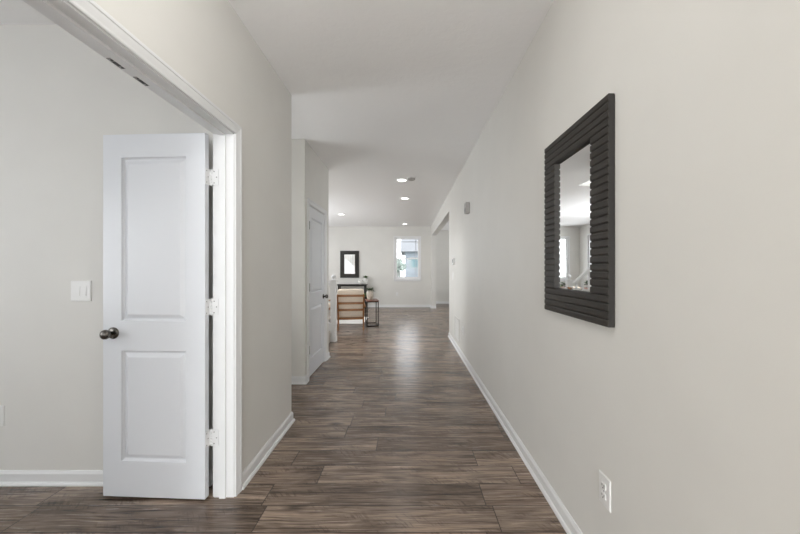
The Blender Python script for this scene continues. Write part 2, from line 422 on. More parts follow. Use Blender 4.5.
# doors --------------------------------------------------------------
def leaf(width, height, th, panels, deep=1.0):
    """two panel moulded leaf: hinge edge at x=0, runs to x=-width, front face at y=0, back at y=th"""
    bm = bm_new()
    rings = [(0, 0), (0.003, 0.009), (0.009, 0.014), (0.014, 0.014), (0.034, 0.003), (0.038, 0.002)]
    for y, s in ((0.0, 1), (th, -1)):
        xs = [-width] + sorted({-width+p[0] for p in panels} | {-width+p[1] for p in panels}) + [0]
        zs = [0] + sorted({p[2] for p in panels} | {p[3] for p in panels}) + [height]
        grid = {(i, j): bm.verts.new((x, y, z)) for i, x in enumerate(xs) for j, z in enumerate(zs)}
        for i in range(len(xs)-1):
            for j in range(len(zs)-1):
                q = [grid[i, j], grid[i+1, j], grid[i+1, j+1], grid[i, j+1]]
                if i == 1 and j in (1, 3):
                    prev = q
                    for ins, dep in rings[1:]:
                        x0, x1, z0, z1 = xs[i]+ins, xs[i+1]-ins, zs[j]+ins, zs[j+1]-ins
                        cur = [bm.verts.new((x, y+s*dep*deep, z)) for x, z in ((x0, z0), (x1, z0), (x1, z1), (x0, z1))]
                        for k in range(4): bm.faces.new((prev[k], prev[(k+1) % 4], cur[(k+1) % 4], cur[k]))
                        prev = cur
                    bm.faces.new(prev)
                else: bm.faces.new(q)
        if s == 1: g0 = dict(grid)
    nx, nz = len(xs), len(zs)
    for i in range(nx-1):
        for j in (0, nz-1): bm.faces.new((g0[i, j], g0[i+1, j], grid[i+1, j], grid[i, j]))
    for j in range(nz-1):
        for i in (0, nx-1): bm.faces.new((g0[i, j], g0[i, j+1], grid[i, j+1], grid[i, j]))
    return bm
def add_knob(parent, x, y, z, s, mat='knob'):
    """s=-1 towards local -y"""
    m = Matrix.Translation((x, y, z)) @ Matrix.Rotation(PI/2 if s < 0 else -PI/2, 4, 'X')
    bm = bm_new()
    lathe(bm, [(0.010, 0.004), (0.011, 0.022), (0.017, 0.030), (0.024, 0.038), (0.0265, 0.048), (0.025, 0.058), (0.018, 0.065), (0.008, 0.068), (0, 0.0685)], 28, m)
    k = obj('door_knob', bm, mat, parent, True); k['label'] = 'dark pewter round door knob'
    bm = bm_new(); lathe(bm, [(0.0325, 0), (0.0325, 0.004), (0.029, 0.008), (0.014, 0.010), (0.010, 0.010)], 28, m)
    obj('rosette', bm, mat, k, True)
PAN1 = 0.590; PANH = 2.022
def panels(wd, st=0.108): return [(st, wd-st, 0.200, 0.815), (st, wd-st, 0.981, 1.893)]
d1 = struct('door_1', leaf(PAN1, PANH, 0.035, panels(PAN1)), 'door', 'white two panel study door standing open against the wall', 'door', bevel=0.0015)
d1.location = (-1.1155, 1.873, 0.012); d1.rotation_euler = (0, 0, math.radians(-3.0))
add_knob(d1, -PAN1+0.062, 0.0, 0.913, -1); add_knob(d1, -PAN1+0.062, 0.035, 0.913, 1)
bm = boxes([(-PAN1-0.001, -PAN1+0.001, 0.006, 0.029, 0.885, 0.941)]); obj('latch_plate', bm, 'steel', d1)
def hinge(parent, z, leaf_x0, leaf_y, th, jamb):
    """leaf plate on the door edge, barrel, plate on the jamb"""
    h = bm_new(); box(h, 0.0, 0.0022, 0.004, 0.034, z-0.045, z+0.045); box(h, 0.0, 0.010, 0.034, 0.0362, z-0.045, z+0.045)
    o = obj('hinge', h, 'trim', parent, bevel=0.0008)
    b = bm_new()
    for i in range(5):
        lathe(b, [(0.0062, z-0.045+i*0.018+0.0006), (0.0062, z-0.045+(i+1)*0.018-0.0006)], 14, Matrix.Translation((0.0140, 0.039, 0)))
    lathe(b, [(0.0, z-0.049), (0.004, z-0.048), (0.005, z-0.045)], 14, Matrix.Translation((0.0140, 0.039, 0)))
    lathe(b, [(0.005, z+0.045), (0.0055, z+0.047), (0.0, z+0.050)], 14, Matrix.Translation((0.0140, 0.039, 0)))
    obj('hinge_pin', b, 'trim', o, True)
    j = bm_new(); box(j, 0.019, 0.056, 0.0345, 0.0368, z-0.045, z+0.045)
    obj('jamb_plate', j, 'trim', o, bevel=0.0008)
    sc = bm_new()
    for dx, dz in ((0.030, -0.032), (0.044, 0.0), (0.030, 0.032)):
        lathe(sc, [(0.0035, 0), (0.003, 0.0010), (0, 0.0012)], 10, Matrix.Translation((dx, 0.0345, z+dz)) @ Matrix.Rotation(PI/2, 4, 'X'))
    for dy, dz in ((0.012, -0.032), (0.024, 0.0), (0.012, 0.032)):
        lathe(sc, [(0.0035, 0), (0.003, 0.0010), (0, 0.0012)], 10, Matrix.Translation((0.0022, dy, z+dz)) @ Matrix.Rotation(PI/2, 4, 'Y'))
    obj('screw', sc, 'steel', o)
for z in (0.325, 1.058, 1.785): hinge(d1, z, 0, 0, 0, 0)

CW = CY1-CY0-0.006
d2 = struct('door_2', leaf(CW, PANH, 0.035, panels(CW, 0.115), 1.15), 'door', 'closed white two panel closet door on the left down the hall', 'door', bevel=0.0015)
# hinge edge at the near jamb; leaf runs +Y; front faces the hall (+X)
d2.location = (L2-0.004, CY0+0.003, 0.012); d2.rotation_euler = (0, 0, -PI/2)
d2.scale = (1, 1, 1)
# local -x -> world +y under rotz=-90 ; local y -> world +x, so the face at y=th must lie on the hall face
d2.location.x = L2-0.004-0.035
add_knob(d2, -CW+0.062, 0.035, 0.90, 1)
for z in (0.325, 1.058, 1.785):
    b = bm_new(); lathe(b, [(0.0, z-0.052), (0.009, z-0.048), (0.009, z+0.048), (0.0, z+0.052)], 14, Matrix.Translation((0.001, 0.043, 0)))
    hh = obj('hinge', b, 'knob', d2, True); hh['label'] = 'dark pewter hinge barrel'

# windows -------------------------------------------------------------
def window(name, wd, ht, loc, rz, label, sill=True, grille=True):
    """local: x across, z up from the sill, room side towards -y, wall face at y=0"""
    bm = bm_new(); fw = 0.05; y0, y1 = 0.02, 0.10
    box(bm, 0, fw, y0, y1, 0, ht); box(bm, wd-fw, wd, y0, y1, 0, ht)
    box(bm, fw, wd-fw, y0, y1, 0, fw); box(bm, fw, wd-fw, y0, y1, ht-fw*0.8, ht)
    if sill:
        for q in ((-0.028, 0, 0, ht), (wd, wd+0.028, 0, ht), (-0.028, wd+0.028, ht, ht+0.028)): box(bm, q[0], q[1], -0.010, 0.02, q[2], q[3])
    o = struct(name, bm, 'vinyl', label, 'window'); o.location = loc; o.rotation_euler = (0, 0, rz)
    mid = ht*0.485
    for z0, z1, yy in ((fw, mid+0.02, 0.035), (mid-0.015, ht-fw*0.8, 0.06)):
        s = bm_new(); t = 0.032
        box(s, fw, fw+t, yy, yy+0.025, z0, z1); box(s, wd-fw-t, wd-fw, yy, yy+0.025, z0, z1)
        box(s, fw+t, wd-fw-t, yy, yy+0.025, z0, z0+t); box(s, fw+t, wd-fw-t, yy, yy+0.025, z1-t, z1)
        so = obj('sash', s, 'vinyl', o)
        g = bm_new(); box(g, fw+t, wd-fw-t, yy+0.010, yy+0.014, z0+t, z1-t); obj('pane', g, 'glass', so)
        if grille:
            g = bm_new(); up = yy > 0.05
            for x in (0.145, wd-0.145-0.012): box(g, x, x+0.020, yy+0.004, yy+0.008, z0+t, z1-t)
            zz = z1-t-0.10 if up else z0+t+0.09
            box(g, fw+t, wd-fw-t, yy+0.004, yy+0.008, zz, zz+0.020)
            obj('grille', g, 'muntin', so)
    if sill:
        b = bm_new(); box(b, -0.03, wd+0.03, -0.03, 0.02, -0.022, 0.0); box(b, -0.015, wd+0.015, -0.012, 0.0, -0.065, -0.022)
        obj('sill', b, 'trim', o, bevel=0.003)
    return o
window('window_1', WX1-WX0, WZ1-WZ0, (WX0, YF, WZ0), 0, 'bright double hung window in the middle of the far wall')
window('window_2', VX1-VX0, WZ1-WZ0, (VX0, YF, WZ0), 0, 'far wall window seen only reflected in the near mirror')
window('window_3', 0.9, WZ1-WZ0, (XL, 10.1, WZ0), PI/2, 'left living room window seen at the edge of the mirror reflection')
window('window_added_4', 1.8, WZ1-WZ0, (XL, 7.1, WZ0), PI/2, 'wide living room window added for light on the left out of sight')  # unseen window added to house the living room fill
window('window_added_5', 2.1, 1.65, (XL, -1.25, 0.65), PI/2, 'study side window added for light out of sight')  # added opening that goes with the study side fill
window('window_added_6', 2.0, 1.65, (-1.6, -2.0, 0.65), PI, 'study front window added for light out of sight')  # front opening added to light the study door and back wall
window('window_added_7', 1.6, 1.45, (4.2, 11.5, 0.9), -PI/2, 'right room window added for light out of sight')  # unseen window added where the right room fill stands
window('window_added_8', 0.76, 1.2, (-2.7, 2.95, 0.9), PI/2, 'small recess window added for light out of sight')  # unseen window added around the recess uplight
# glazed front door behind the viewpoint
fd = bm_new()
for b in ((-0.79, -0.70, -5.1, -5.04, 0, 2.4), (0.52, 0.61, -5.1, -5.04, 0, 2.4), (-0.70, 0.52, -5.1, -5.04, 2.28, 2.4), (-0.70, 0.52, -5.1, -5.04, 0, 0.14), (0.14, 0.24, -5.1, -5.04, 0.14, 2.28)): box(fd, *b)
fdo = struct('door_3', fd, 'door', 'glazed front door and sidelight behind the viewpoint', 'door')
g = bm_new(); box(g, -0.70, 0.14, -5.075, -5.07, 0.14, 2.28); box(g, 0.24, 0.52, -5.075, -5.07, 0.14, 2.28); obj('pane', g, 'glass', fdo)

# staircase ------------------------------------------------------------
st = bm_new(); N = 13; RI = CZ/14; TR = 0.225; SX = -1.36
for i in range(N):
    x = SX - i*TR
    box(st, XL, x, Y2, 6.02, i*RI, (i+1)*RI) if False else box(st, x-TR, x, Y2, 6.02, 0, (i+1)*RI)
struct('trim_staircase', st, 'carpet', 'carpeted stairs climbing left behind the newel post', 'staircase')
sk = bm_new()
v = [(SX+0.02, 0), (SX+0.02, RI+0.10), (SX-N*TR, RI*(N+1)+0.10), (SX-N*TR, 0)]
a = [sk.verts.new((x, 6.02, z)) for x, z in v]; b = [sk.verts.new((x, 6.06, z)) for x, z in v]
for i in range(4): sk.faces.new((a[i], a[(i+1) % 4], b[(i+1) % 4], b[i]))
sk.faces.new(a); sk.faces.new(b)
struct('trim_stringer', sk, 'trim', 'white stringer along the open side of the stairs', 'trim')
rail = empty('stair_railing', (-1.313, 6.05, 0), 0, 'white newel post and stair rail beyond the closet door', 'stair railing')
nb = bm_new(); h = 0.047
box(nb, -h-0.006, h+0.006, -h-0.006, h+0.006, 0, 0.10); box(nb, -h, h, -h, h, 0.10, 1.03)
box(nb, -h-0.007, h+0.007, -h-0.007, h+0.007, 1.03, 1.045); box(nb, -h, h, -h, h, 1.045, 1.075); box(nb, -h-0.010, h+0.010, -h-0.010, h+0.010, 1.075, 1.095)
npost = obj('newel_post', nb, 'trim', rail, bevel=0.003)
fb = bm_new(); lathe(fb, [(0.030, 1.095), (0.030, 1.102), (0.017, 1.110), (0.017, 1.118), (0.033, 1.128), (0.040, 1.145), (0.036, 1.163), (0.022, 1.182), (0.008, 1.196), (0, 1.20)], 20)
obj('finial', fb, 'trim', npost, True)
sl = RI/TR
hb = bm_new(); bar(hb, (-0.04, 0, 1.0), (-2.4, 0, 1.0+2.36*sl), 0.062, 0.055); obj('handrail', hb, 'trim', rail, bevel=0.012)
for i in range(18):
    x = -0.13 - i*0.113
    bb = bm_new(); box(bb, x-0.016, x+0.016, -0.016, 0.016, 0.24+(-x-0.05)*sl, 0.975+(-x-0.04)*sl); obj('baluster', bb, 'trim', rail)

# ------------------------------------------------------------------ mirrors
def make_mirror():
    """local: faces -y, back on y=0, centred"""
    root = empty('wall_mirror', (0, 0, 0), 0, '', 'mirror')
    W2, H2, th = 0.30, 0.45, 0.030; iw = 0.127
    b = boxes([(-W2+0.004, W2-0.004, -0.012, 0, -H2+0.004, H2-0.004)]); obj('backing', b, 'black', root)
    fr = bm_new(); n = 29; p = 2*H2/n; gp = 0.0042
    for i in range(n):
        z0, z1 = -H2+i*p+gp/2, -H2+(i+1)*p-gp/2
        spans = [(-W2, W2)] if (z1 < -H2+iw+0.004 or z0 > H2-iw-0.004) else [(-W2, -W2+iw), (W2-iw, W2)]
        for x0, x1 in spans:
            # slat with softly rounded front
            prof = [(-0.004, z0), (-th+0.003, z0), (-th+0.0009, z0+0.0022), (-th, z0+0.005), (-th, z1-0.005), (-th+0.0009, z1-0.0022), (-th+0.003, z1), (-0.004, z1)]
            A = [fr.verts.new((x0, y, z)) for y, z in prof]; B = [fr.verts.new((x1, y, z)) for y, z in prof]
            k = len(prof)
            for j in range(k): fr.faces.new((A[j], A[(j+1) % k], B[(j+1) % k], B[j]))
            fr.faces.new(A); fr.faces.new(B)
    ob = obj('frame', fr, 'mframe', root); fr = bm_new()
    # dark core behind the slats
    for q in ((-W2-0.0004, -W2+iw-0.003, -H2+0.003, H2-0.003), (W2-iw+0.003, W2+0.0004, -H2+0.003, H2-0.003), (-W2+iw, W2-iw, -H2+0.003, -H2+iw-0.003), (-W2+iw, W2-iw, H2-iw+0.003, H2-0.003)):
        box(fr, q[0], q[1], -th+0.0045, -0.006, q[2], q[3])
    obj('frame_core', fr, 'mcore', root)
    gx, gz = W2-iw+0.004, H2-iw+0.004; bv = 0.016
    g = bm_new()
    o_ = [g.verts.new((x, -0.0125, z)) for x, z in ((-gx, -gz), (gx, -gz), (gx, gz), (-gx, gz))]
    i_ = [g.verts.new((x, -0.0145, z)) for x, z in ((-gx+bv, -gz+bv), (gx-bv, -gz+bv), (gx-bv, gz-bv), (-gx+bv, gz-bv))]
    for k in range(4): g.faces.new((o_[k], o_[(k+1) % 4], i_[(k+1) % 4], i_[k]))
    g.faces.new(i_)
    obj('mirror_glass', g, 'mirror', root)
    return root
mi = make_mirror()
mi.location = (R, 1.60, 1.506); mi.rotation_euler = (0, 0, -PI/2)
props(mi, 'large dark ribbed frame mirror hanging on the right hall wall')
m2 = copy_tree(mi); m2.location = (-1.96, YF, 1.457); m2.rotation_euler = (0, 0, 0); m2.scale = (1.06, 1, 1.02)
props(m2, 'dark framed mirror hanging on the far wall above the black console table')

# ------------------------------------------------------------------ wall fittings
def plate(bm, w_, h_, t=0.006):
    a = [bm.verts.new((x, 0, z)) for x, z in ((-w_/2, -h_/2), (w_/2, -h_/2), (w_/2, h_/2), (-w_/2, h_/2))]
    e = 0.004
    b = [bm.verts.new((x, -t*0.5, z)) for x, z in ((-w_/2, -h_/2), (w_/2, -h_/2), (w_/2, h_/2), (-w_/2, h_/2))]
    c = [bm.verts.new((x, -t, z)) for x, z in ((-w_/2+e, -h_/2+e), (w_/2-e, -h_/2+e), (w_/2-e, h_/2-e), (-w_/2+e, h_/2-e))]
    for p, q in ((a, b), (b, c)):
        for k in range(4): bm.faces.new((p[k], p[(k+1) % 4], q[(k+1) % 4], q[k]))
    bm.faces.new(a); bm.faces.new(c)
def make_outlet(loc, rz, label):
    bm = bm_new(); plate(bm, 0.079, 0.124, 0.0045)
    o = obj('electrical_outlet', bm, 'plate'); o.location = loc; o.rotation_euler = (0, 0, rz); props(o, label, 'outlet')
    for s in (-1, 1):
        r = bm_new(); zc = s*0.0195
        pts = [(0.017*math.cos(t)*0.98, max(-0.0125, min(0.0125, 0.0175*math.sin(t)))+zc) for t in [2*PI*i/24 for i in range(24)]]
        A = [r.verts.new((x, -0.005, z)) for x, z in pts]; B = [r.verts.new((x, -0.0085, z)) for x, z in pts]
        for i in range(24): r.faces.new((A[i], A[(i+1) % 24], B[(i+1) % 24], B[i]))
        r.faces.new(A); r.faces.new(B)
        ro = obj('receptacle', r, 'plate', o)
        sl_ = bm_new()
        box(sl_, -0.0082, -0.0056, -0.0092, -0.008, zc-0.001, zc+0.008); box(sl_, 0.0056, 0.0082, -0.0092, -0.008, zc-0.001, zc+0.007)
        box(sl_, -0.0025, 0.0025, -0.0092, -0.008, zc-0.009, zc-0.0045)
        obj('slot', sl_, 'slot', ro)
    sc = bm_new(); lathe(sc, [(0.003, 0.0055), (0.003, 0.0068), (0, 0.007)], 12, Matrix.Rotation(PI/2, 4, 'X')); obj('screw', sc, 'steel', o)
    return o
make_outlet((R, 1.369, 0.389), -PI/2, 'white outlet low on the right wall below the near mirror')
make_outlet((R, 4.84, 0.41), -PI/2, 'white outlet low on the right wall beside the vent grille')
make_outlet((-0.353, YF, 0.445), 0, 'tiny white outlet on the far wall under the window')
make_outlet((-2.445, 2.03, 0.407), 0, 'white outlet cut by the left edge on the study wall')
def make_switch(loc, rz, gangs, label, w_, h_):
    bm = bm_new(); plate(bm, w_, h_, 0.007)
    o = obj('light_switch', bm, 'plate'); o.location = loc; o.rotation_euler = (0, 0, rz); props(o, label, 'light switch')
    for g_ in range(gangs):
        x = (g_-(gangs-1)/2)*0.0372
        r = bm_new()
        box(r, x-0.0180, x+0.0180, -0.0078, -0.006, -0.031, 0.031)
        ro = obj('rocker', r, 'plate', o)
        r = bm_new(); A = [r.verts.new((x+sx*0.0155, y, z)) for sx in (-1, 1) for y, z in ((-0.0075, -0.028), (-0.0112, -0.028), (-0.0083, 0.028), (-0.0075, 0.028))]
        for f in ((0, 1, 2, 3), (4, 7, 6, 5), (0, 4, 5, 1), (1, 5, 6, 2), (2, 6, 7, 3), (3, 7, 4, 0)): r.faces.new([A[i] for i in f])
        obj('paddle', r, 'plate', ro)
    return o
make_switch((-1.945, 2.03, 1.152), 0, 2, 'white double light switch on the study wall beside the open door', 0.122, 0.122)
make_switch((R, 5.93, 1.163), -PI/2, 2, 'white light switch on the right wall below the thermostat', 0.125, 0.124)
# thermostat
t = empty('thermostat', (R, 5.80, 1.415), -PI/2, 'small grey thermostat on the right wall above the light switch', 'thermostat')
obj('body', boxes([(-0.06, 0.06, -0.028, 0, -0.055, 0.055)]), 'plate', t, bevel=0.006)
obj('display', boxes([(-0.040, 0.040, -0.0295, -0.027, -0.020, 0.038)]), 'screen', t)
# chime box
t = empty('door_chime', (R, 4.38, 2.07), -PI/2, 'grey chime box high on the right wall down the hall', 'door chime')
obj('cover', boxes([(-0.055, 0.055, -0.055, 0, -0.068, 0.068)]), 'grey_plastic', t, bevel=0.006)
cg = bm_new()
for i in range(4): box(cg, -0.040, 0.040, -0.0562, -0.054, -0.050+i*0.012, -0.045+i*0.012)
obj('sound_slots', cg, 'slot', t)
# vent grille
t = empty('return_vent', (R, 5.42, 0.335), -PI/2, 'white air vent grille low on the right wall', 'air vent')
vw, vh = 0.46, 0.36
vb = bm_new()
box(vb, -vw/2, -vw/2+0.025, -0.012, 0, -vh/2, vh/2); box(vb, vw/2-0.025, vw/2, -0.012, 0, -vh/2, vh/2)
box(vb, -vw/2+0.025, vw/2-0.025, -0.012, 0, -vh/2, -vh/2+0.025); box(vb, -vw/2+0.025, vw/2-0.025, -0.012, 0, vh/2-0.025, vh/2)
obj('grille_frame', vb, 'vent', t, bevel=0.002)
vb = bm_new()
for i in range(22):
    z = -vh/2+0.032+i*0.0138
    box(vb, -vw/2+0.02, vw/2-0.02, -0.006, 0.006, -0.0008, 0.0008, Matrix.Translation((0, -0.006, z)) @ Matrix.Rotation(0.7, 4, 'X'))
obj('louvers', vb, 'vent', t)
obj('duct_back', boxes([(-vw/2+0.02, vw/2-0.02, -0.0010, 0.0, -vh/2+0.02, vh/2-0.02)]), 'screen', t)

# ceiling lights -----------------------------------------------------
def make_lamp():
    root = empty('recessed_light', (0, 0, CZ), 0, '', 'ceiling light', 'recessed ceiling lights')
    b = bm_new(); lathe(b, [(0.070, -0.0005), (0.095, -0.0005), (0.095, -0.004), (0.085, -0.011), (0.074, -0.012), (0.070, -0.009)], 32); obj('trim_ring', b, 'lampwhite', root, True)
    b = bm_new(); lathe(b, [(0.0735, -0.003), (0.0735, -0.012), (0.05, -0.0150), (0, -0.016)], 32); obj('diffuser', b, 'diffuser', root, True)
    return root
lamp0 = make_lamp()
spots = [(-0.09, 5.53, 'lit round ceiling light next to the smoke detector'),
         (-0.05, 6.96, 'second lit round ceiling light past the smoke detector'),
         (-1.74, 8.96, 'lit round ceiling light on the left over the living room'),
         (-0.08, 10.88, 'farthest lit round ceiling light close to the far wall'),
         (-2.9, 10.6, 'lit round ceiling light near the far left corner out of sight'),
         (-0.09, -1.3, 'lit round ceiling light added as fill just behind the viewpoint'),  # from here on: unseen fixtures added to brighten hall and recess
         (-0.09, -2.6, 'middle lit round ceiling light added as fill over the entry behind the viewpoint'),
         (-0.09, -3.8, 'lit round ceiling light added as fill nearest the front door behind the viewpoint'),
         (-1.75, 3.33, 'lit round ceiling light added as fill in the recess out of sight')]
for i, (x, y, lab) in enumerate(spots):
    o = lamp0 if i == 0 else copy_tree(lamp0)
    o.location = (x, y, CZ); o['label'] = lab
    l = bpy.data.lights.new('recessed_glow', 'SPOT'); l.energy = 12 if y > 5 else 90 if y < 0 else 3; l.spot_size = 2.4; l.spot_blend = 0.8; l.shadow_soft_size = 0.07; l.color = (1, 0.985, 0.96)  # spots behind the viewpoint and in the recess are added fill
    lo = bpy.data.objects.new('recessed_glow', l); C.objects.link(lo); lo.location = (x, y, CZ-0.03)
pg = empty('added_pendant', (-0.09, -0.5, CZ), 0, 'white glass globe pendant added as fill over the entry behind the viewpoint', 'added pendant lamp')  # unseen pendant added to brighten the ceiling and left wall
b = bm_new(); lathe(b, [(0, 0), (0.06, 0), (0.06, -0.02), (0.008, -0.03), (0.008, -0.43), (0.05, -0.44), (0.05, -0.46), (0, -0.46)], 24); obj('stem', b, 'black', pg, True)
b = bm_new(); lathe(b, [(0.0, -0.46), (0.05, -0.465), (0.11, -0.51), (0.13, -0.58), (0.11, -0.65), (0.05, -0.70), (0, -0.71)], 28); obj('globe', b, 'diffuser', pg, True)
l = bpy.data.lights.new('pendant_fill', 'POINT'); l.energy = 18; l.shadow_soft_size = 0.14; l.color = (1, 0.99, 0.97)
lo = bpy.data.objects.new('pendant_fill', l); C.objects.link(lo); lo.location = (-0.09, -0.5, CZ-0.58)
fm = empty('added_dome_light', (-0.32, 1.0, CZ), 0, 'unseen white glass dome light added as fill on the hall ceiling above the viewpoint', 'ceiling light')  # dome outside the view, added to light the near hall walls
b = bm_new(); lathe(b, [(0.0, 0), (0.17, 0), (0.17, -0.025), (0.0, -0.025)], 32); obj('canopy', b, 'lampwhite', fm)
b = bm_new(); lathe(b, [(0.16, -0.025), (0.155, -0.05), (0.12, -0.085), (0.06, -0.105), (0, -0.11)], 32); obj('dome', b, 'diffuser', fm, True)
l = bpy.data.lights.new('dome_fill', 'POINT'); l.energy = 6.4; l.shadow_soft_size = 0.16; l.color = (1, 0.99, 0.97)
lo = bpy.data.objects.new('dome_fill', l); C.objects.link(lo); lo.location = (-0.32, 1.0, CZ-0.30)
sd = empty('smoke_detector', (0.065, 5.41, CZ), 0, 'white round smoke detector on the ceiling beside the nearest light', 'smoke detector')
b = bm_new(); lathe(b, [(0, 0), (0.066, 0), (0.066, -0.012), (0.060, -0.016)], 28); obj('base', b, 'lampwhite', sd, True)
b = bm_new(); lathe(b, [(0.058, -0.014), (0.058, -0.030), (0.050, -0.040), (0.030, -0.044), (0, -0.045)], 28); obj('cover', b, 'grey_plastic', sd, True)

# ------------------------------------------------------------------ living room furniture
def rounded(bm, x0, x1, y0, y1, z0, z1, mat=None): box(bm, x0, x1, y0, y1, z0, z1, mat)
def cushion(name, dims, loc, rot, mat, parent):
    bm = bm_new(); sx, sy, sz = dims
    box(bm, -sx/2, sx/2, -sy/2, sy/2, -sz/2, sz/2)
    bmesh.ops.subdivide_edges(bm, edges=bm.edges[:], cuts=7, use_grid_fill=True)
    for v_ in bm.verts:
        u, v2, w_ = v_.co.x/(sx/2), v_.co.y/(sy/2), v_.co.z/(sz/2)
        mn = min((sx, 0), (sy, 1), (sz, 2))[1]
        q = [u, v2, w_]
        o_ = [q[i] for i in range(3) if i != mn]
        k_ = (1-o_[0]**4)*(1-o_[1]**4)
        f = 0.62+0.38*k_
        if mn == 0: v_.co.x *= f
        elif mn == 1: v_.co.y *= f
        else: v_.co.z *= f
    o = obj(name, bm, mat, parent, True); o.location = loc; o.rotation_euler = rot
    s = o.modifiers.new('soft', 'SUBSURF'); s.levels = 1; s.render_levels = 1
    b = o
    return o
def make_chair():
    """lounge chair seen from behind; feet of the back posts at y=0, chair faces +y"""
    hx = 0; root = empty('lounge_chair', (0, 0, 0), 0, '', 'armchair')
    hw = 0.262; tilt = -0.20
    def post_y(z): return 0.06 + (0.30-z)*0.0 if z < 0.30 else 0.06-(z-0.30)*0.26
    for s in (-1, 1):
        b = bm_new()
        pts = [(s*hw, 0.0, 0.0), (s*hw, 0.09, 0.30), (s*hw*1.02, 0.0, 0.56), (s*hw*1.02, -0.075, 0.76)]
        for p, q in zip(pts, pts[1:]): bar(b, p, q, 0.030, 0.042, (0, 1, 0))
        obj('back_post', b, 'teak', root, bevel=0.006)
        b = bm_new(); bar(b, (s*(hw+0.02), 0.64, 0.0), (s*(hw+0.02), 0.60, 0.50), 0.034, 0.040, (0, 1, 0)); obj('front_leg', b, 'teak', root, bevel=0.006)
        b = bm_new(); bar(b, (s*(hw+0.02), -0.02, 0.50), (s*(hw+0.02), 0.66, 0.53), 0.055, 0.026); obj('armrest', b, 'teak', root, bevel=0.008)
        b = bm_new(); bar(b, (s*hw, 0.07, 0.27), (s*(hw+0.005), 0.62, 0.33), 0.028, 0.060); obj('seat_rail', b, 'teak', root, bevel=0.004)
    for z, y in ((0.735, -0.066), (0.575, -0.006), (0.43, 0.045), (0.245, 0.078)):
        b = bm_new(); n = 8
        for i in range(n):
            x0, x1 = -hw+2*hw*i/n, -hw+2*hw*(i+1)/n
            f = lambda x: y-0.016*(1-(x/hw)**2)
            bar(b, (x0, f(x0), z), (x1, f(x1), z), 0.020, 0.048)
        obj('back_slat', b, 'teak', root)
    b = bm_new(); bar(b, (-hw, 0.61, 0.33), (hw, 0.61, 0.33), 0.028, 0.060); obj('front_rail', b, 'teak', root)
    cushion('back_cushion', (0.545, 0.15, 0.62), (0, 0.10, 0.565), (0.28, 0, 0), 'cream', root)
    cushion('seat_cushion', (0.54, 0.56, 0.14), (0, 0.40, 0.375), (0.07, 0, 0), 'cream', root)
    return root
c1 = make_chair(); c1.location = (-1.185, 7.12, 0); c1.rotation_euler = (0, 0, math.radians(9)); props(c1, 'wooden ladder back lounge chair with cream cushions turned away, beside side table')
c2 = copy_tree(c1); c2.location = (-2.30, 8.0, 0); c2.rotation_euler = (0, 0, math.radians(-15)); props(c2, 'second wooden lounge chair almost hidden behind the newel post')
# rug
rb = bm_new(); box(rb, -0.48, 0.24, -0.50, 0.6, 0, 0.018)
props(obj('shag_rug', rb, 'rug', None, False, (-1.28, 8.47, 0.0), 0.008), 'white shag rug on the floor in front of the lounge chair', 'rug')
# side table
stb = empty('side_table', (-0.825, 7.87, 0), math.radians(11), 'small side table with black metal frame and reddish wood top', 'side table')
tw, td, tz = 0.27, 0.50, 0.585; q = 0.020
obj('table_top', boxes([(-tw/2-0.004, tw/2+0.004, -td/2-0.004, td/2+0.004, tz-0.024, tz)]), 'redwood', stb, bevel=0.002)
for sx in (-1, 1):
    for sy in (-1, 1):
        x, y = sx*(tw/2-q/2), sy*(td/2-q/2)
        obj('leg', boxes([(x-q/2, x+q/2, y-q/2, y+q/2, 0, tz-0.024)]), 'black', stb)
for z, nm in ((0.0, 'base_frame'), (tz-0.024-q, 'top_frame')):
    fb = bm_new()
    for s in (-1, 1):
        box(fb, -tw/2+q, tw/2-q, s*(td/2-q/2)-q/2, s*(td/2-q/2)+q/2, z, z+q); box(fb, s*(tw/2-q/2)-q/2, s*(tw/2-q/2)+q/2, -td/2+q, td/2-q, z, z+q)
    obj(nm, fb, 'black', stb)
def leaves(n, L, spread, droop=0.5, wd=0.3, seed=1, z0=0.0, r0=0.01):
    rnd = random.Random(seed); bm = bm_new()
    for i in range(n):
        az = 2*PI*i*0.382+rnd.uniform(-.3, .3); el = rnd.uniform(0.25, 1.2)*(1 if i % 3 else 1.15); el = min(el, 1.45)
        ln = L*rnd.uniform(0.65, 1.1); d = Vector((math.cos(az), math.sin(az), 0)); sd_ = Vector((-math.sin(az), math.cos(az), 0))
        p = d*r0 + Vector((0, 0, z0)); prev = None; k = 6
        for j in range(k+1):
            t_ = j/k; e = el-droop*t_*1.6
            if j: p = p + (d*math.cos(e)*spread + Vector((0, 0, math.sin(e))))*ln/k
            ww = ln*wd*0.5*math.sin(PI*min(0.98, 0.08+0.92*t_))
            up = Vector((0, 0, ww*0.3))
            row = [bm.verts.new(p-sd_*ww+up), bm.verts.new(p), bm.verts.new(p+sd_*ww+up)]
            if prev:
                for a_ in range(2): bm.faces.new((prev[a_], prev[a_+1], row[a_+1], row[a_]))
            prev = row
    return bm
def potted(name, loc, prof, mat, label, cat, lf=None, soil=None, leafmat='leaf'):
    o = empty(name, loc, 0, label, cat)
    b = bm_new(); lathe(b, prof, 28); obj('pot', b, mat, o, True)
    if soil: b = bm_new(); lathe(b, [(soil[0], soil[1]-0.01), (soil[0], soil[1]), (0, soil[1]+0.002)], 24); obj('soil', b, 'soil', o)
    if lf: obj('leaves', lf, leafmat, o, True)
    return o
vp = [(1.1*a_, 1.05*b_) for a_, b_ in [(0.0, 0), (0.050, 0), (0.062, 0.02), (0.076, 0.08), (0.077, 0.13), (0.068, 0.19), (0.058, 0.215), (0.052, 0.215), (0.060, 0.19), (0.0, 0.188)]]
